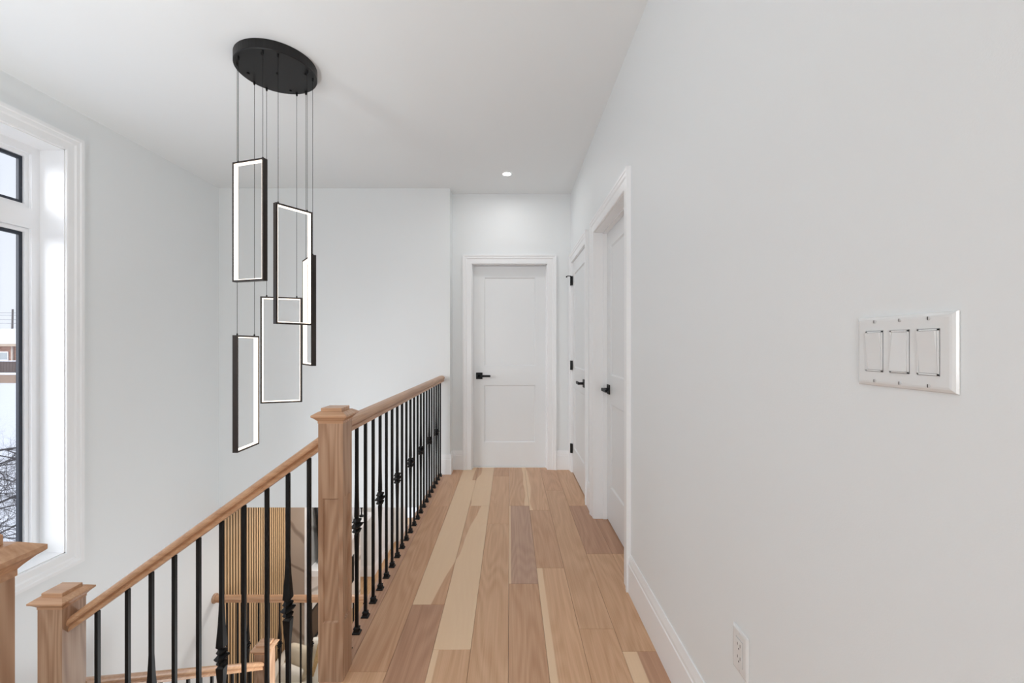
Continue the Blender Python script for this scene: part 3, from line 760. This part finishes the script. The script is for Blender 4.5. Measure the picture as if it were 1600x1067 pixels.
# sofa with cushions
def soft_box(name, x0, x1, y0, y1, z0, z1, m_, parent=None, puff=.06, loc=None, seed=0, rot=None):
    """rounded, slightly swollen cushion"""
    import bmesh
    bm = bmesh.new(); bmesh.ops.create_cube(bm, size=2.0)
    bmesh.ops.subdivide_edges(bm, edges=bm.edges[:], cuts=9, use_grid_fill=True)
    cx, cy, cz = (x0 + x1) / 2, (y0 + y1) / 2, (z0 + z1) / 2; hx, hy, hz = (x1 - x0) / 2, (y1 - y0) / 2, (z1 - z0) / 2
    r = min(hx, hy, hz); r_ = random.Random(seed)
    for v in bm.verts:
        p = v.co.copy(); q_ = Vector((p.x * hx, p.y * hy, p.z * hz))
        rr = min(puff, r * .95)
        inner = Vector((max(-hx + rr, min(hx - rr, q_.x)), max(-hy + rr, min(hy - rr, q_.y)), max(-hz + rr, min(hz - rr, q_.z))))
        d = q_ - inner
        if d.length > 1e-6: q_ = inner + d.normalized() * rr
        s_ = 1 + .06 * math.sin(3.1 * p.x + r_.random() * .3) * math.cos(2.3 * p.z)
        v.co = Vector((q_.x, q_.y * s_, q_.z))
    me = bpy.data.meshes.new(name); bm.to_mesh(me); bm.free()
    me.polygons.foreach_set('use_smooth', [True] * len(me.polygons)); me.materials.append(m_)
    o = bpy.data.objects.new(name, me); COL.objects.link(o)
    pos = Vector((cx, cy, cz))
    if parent is not None: o.parent = parent; pos -= Vector(parent['_b'])
    o.location = pos
    if rot: o.rotation_euler = rot
    return o
M_SOFA = mat('cream_boucle', SR(226, 222, 212), .95, bump=1.0, bscale=90)
M_BEIGE = mat('beige_linen', SR(212, 201, 180), .9, bump=.8, bscale=160)
M_WHITEC = mat('white_cotton', SR(232, 230, 222), .9, bump=.8, bscale=160)
M_WOVEN = mat('woven_jute', SR(205, 176, 132), .95, bump=1.0, bscale=60, var=.35)
sf = thing('sofa', 'cream upholstered sofa partly hidden behind the stairwell railing', 'sofa', (-1.9, 5.0, LOW))
soft_box('back', -2.74, -1.1, 4.55, 4.74, LOW + .12, -2.40, M_SOFA, sf, .07)
soft_box('arm', -2.76, -2.58, 4.62, 5.34, LOW + .12, -2.44, M_SOFA, sf, .06)
soft_box('arm', -1.24, -1.06, 4.62, 5.34, LOW + .12, -2.44, M_SOFA, sf, .06)
soft_box('seat', -2.60, -1.22, 4.70, 5.34, LOW + .1, -2.55, M_SOFA, sf, .06)
for xx in (-2.68, -1.15):
    for yy in (4.66, 5.28):
        MB().lathe((xx, yy, LOW + .001), [(.02, 0), (.026, .13)], 12).build('leg', M_BLACK, sf)
def top(o, label, cat, group=None): return tag(o, label, cat, group)
top(soft_box('cushion', -2.57, -2.31, 4.76, 4.86, -2.54, -2.30, M_SOFA, None, .06, rot=(0.0, 0.35, 0)), 'pale grey white cushion at the left end of the sofa', 'cushion', 'cushions on the sofa')
top(soft_box('cushion', -2.56, -2.28, 4.90, 5.00, -2.53, -2.18, M_BEIGE, None, .06, rot=(-.12, 0.25, 0)), 'beige cushion with white top edge beside the grey white one', 'cushion', 'cushions on the sofa')
top(soft_box('cushion', -2.34, -2.14, 5.04, 5.14, -2.54, -2.19, M_WHITEC, None, .05, rot=(-.1, 0.0, 0)), 'white cushion behind the beige cushion on the sofa', 'cushion', 'cushions on the sofa')
top(soft_box('cushion', -2.22, -1.94, 4.90, 4.99, -2.53, -2.14, M_WOVEN, None, .05, rot=(-.1, 0.2, 0)), 'woven straw-coloured cushion on the sofa beside the tall newel post', 'cushion', 'cushions on the sofa')
top(soft_box('cushion', -2.16, -1.84, 4.76, 4.86, -2.54, -2.27, M_WHITEC, None, .06, rot=(0, 0.3, 0)), 'cream cushion in front of the woven cushion', 'cushion', 'cushions on the sofa')

# ------------------------------------------------------------------ outside the window
GZ = -2.35
snow = mat('snow', SR(238, 240, 246), .9, bump=.6, bscale=3)
g = MB().box(-260, -3.6, -60, 220, GZ - .3, GZ)
struct(g.build('ground', snow))
struct(MB().box(-3.6, 60, -60, -3.3, -3.4, -3.1).box(-3.6, 60, 11, 120, -3.4, -3.1).build('ground_rear', snow))
def brick_mat():
    m = bpy.data.materials.new('house_brick'); m.use_nodes = True; nt = m.node_tree; N = nt.nodes.new; L = nt.links.new; b = nt.nodes['Principled BSDF']
    tc = N('ShaderNodeTexCoord'); mp = N('ShaderNodeMapping'); mp.inputs['Rotation'].default_value = (math.pi / 2, 0, 0); L(tc.outputs['Object'], mp.inputs[0])
    k_ = N('ShaderNodeTexBrick'); k_.inputs['Scale'].default_value = 1.0; k_.inputs['Brick Width'].default_value = .4; k_.inputs['Row Height'].default_value = .16
    k_.inputs['Mortar Size'].default_value = .012; k_.inputs['Color1'].default_value = SR(150, 104, 84); k_.inputs['Color2'].default_value = SR(176, 128, 106); k_.inputs['Mortar'].default_value = SR(190, 178, 168)
    L(mp.outputs[0], k_.inputs['Vector']); L(k_.outputs[0], b.inputs['Base Color']); b.inputs['Roughness'].default_value = .9
    return m
M_BRICK = brick_mat()
ho = thing('house', 'brick bungalow with snow covered roof seen through the window', 'house', (-60, 54, GZ))
MB().box(-80, -44, 50, 59, GZ, 1.5).build('wall', M_BRICK, ho)
rf = [(-81, 49.3, 1.42), (-43, 49.3, 1.42), (-43, 54.5, 3.35), (-81, 54.5, 3.35), (-43, 59.7, 1.42), (-81, 59.7, 1.42)]
q = MB(); q.add(rf + [(x, y, z - .25) for x, y, z in rf], [(0, 1, 2, 3), (3, 2, 4, 5), (0, 6, 7, 1), (5, 4, 10, 11), (0, 3, 5, 11, 9, 6), (1, 7, 8, 10, 4, 2), (6, 9, 8, 7), (9, 11, 10, 8)])
q.build('roof', snow, ho)
MB().box(-81, -43, 49.15, 49.3, 1.15, 1.44).build('fascia', mat('fascia_beige', SR(190, 170, 150), .7), ho)
for xx in (-58.2, -66, -52):
    wf = MB().box(xx - .6, xx + .6, 49.92, 50.0, -.45, .55).build('window', M_PVC, ho)
    MB().box(xx - .5, xx + .5, 49.90, 49.92, -.35, .45).build('pane', mat('far_pane', SR(150, 160, 165), .2), wf)
MB().box(-57.15, -57.0, 49.85, 50, GZ, 1.2).build('downspout', mat('spout', SR(205, 195, 185), .6), ho)
MB().box(-81, -43, 49.4, 50, -.72, -.5).build('snow_ledge', snow, ho)
fe = thing('fence', 'dark wooden board fence in front of the brick bungalow', 'fence', (-55, 44, GZ))
M_FENCE = mat('fence_wood', SR(98, 84, 80), .9, bump=.5, bscale=8, var=.3)
xx = -62.0; s0_ = None
while xx < -42:
    if s0_ is None:
        s0_ = MB().box(xx, xx + .28, 44, 44.03, GZ, -.35).build('board', M_FENCE, fe)
        fx0 = xx
    else:
        c_ = s0_.copy(); COL.objects.link(c_); c_.parent = fe; c_.location = (xx - fx0, 0, 0)
    xx += .30
MB().box(-62, -42, 43.9, 44.15, -.35, -.27).build('snow_cap', snow, fe)
rw = thing('garden_wall', 'low brown garden wall capped with snow below the fence', 'wall', (-50, 42, GZ))
MB().box(-60, -42, 41.8, 42.2, GZ, -1.55).build('wall', mat('garden_stone', SR(150, 128, 112), .9, bump=.6, bscale=4, var=.2), rw)
MB().box(-60, -42, 41.7, 42.3, -1.55, -1.38).build('snow_cap', snow, rw)
po = thing('utility_pole', 'thin utility pole with wires beyond the snowy roof', 'utility pole', (-80.2, 70, GZ))
MB().tube([(-80.2, 70, GZ), (-80.0, 70, 7.1)], [.16, .12], 10).build('pole', mat('pole_wood', SR(110, 104, 102), .9), po)
for dz in (6.5, 6.1, 5.4, 4.8):
    MB().tube([(-110, 72, dz + .5), (-80, 70, dz), (-50, 68, dz + .4)], .03, 4).build('wire', mat('wire_grey', SR(150, 152, 158), .8), po)

tr = thing('bare_tree', 'leafless tree with tangled dark branches against snow outside the window', 'tree', (-8.0, 6.2, GZ))
rt = random.Random(11); M_BARK = mat('bark', SR(58, 52, 56), .9, bump=.6, bscale=30)
trunk = MB(); trunk.tube([(-8.0, 6.2, GZ), (-7.9, 6.25, GZ + 1.7), (-7.95, 6.3, GZ + 3.3)], [.10, .07, .03], 10); trunk.build('trunk', M_BARK, tr)
brm = MB(); cnt = [0]
def branch(p, d, L_, r, lev):
    if lev > 5 or cnt[0] > 12000: return
    pts = [p]; rad = [r]; n = 4
    for i in range(n):
        d = (d + Vector((rt.uniform(-.28, .28), rt.uniform(-.28, .28), rt.uniform(-.22, .2)))).normalized()
        pts.append(pts[-1] + d * L_ / n); rad.append(r * (1 - .16 * (i + 1)))
    brm.tube(pts, rad, 5 if lev < 2 else 3); cnt[0] += 1
    for i in range(1, n + 1):
        for _ in range(2 if lev < 3 else 1):
            nd = (d + Vector((rt.uniform(-1, 1), rt.uniform(-1, 1), rt.uniform(-.7, .75)))).normalized()
            branch(pts[i], nd, L_ * rt.uniform(.55, .8), rad[i] * .62, lev + 1)
for k in range(17):
    a = k * 2.4; z = GZ + .6 + .165 * k
    branch(Vector((-7.95, 6.25, z)), Vector((math.cos(a), math.sin(a), .22)).normalized(), 1.0, .022, 1)
bo = brm.build('branches', M_BARK, tr); bo['kind'] = 'stuff'

for o in bpy.data.objects:
    if '_b' in o.keys(): del o['_b']
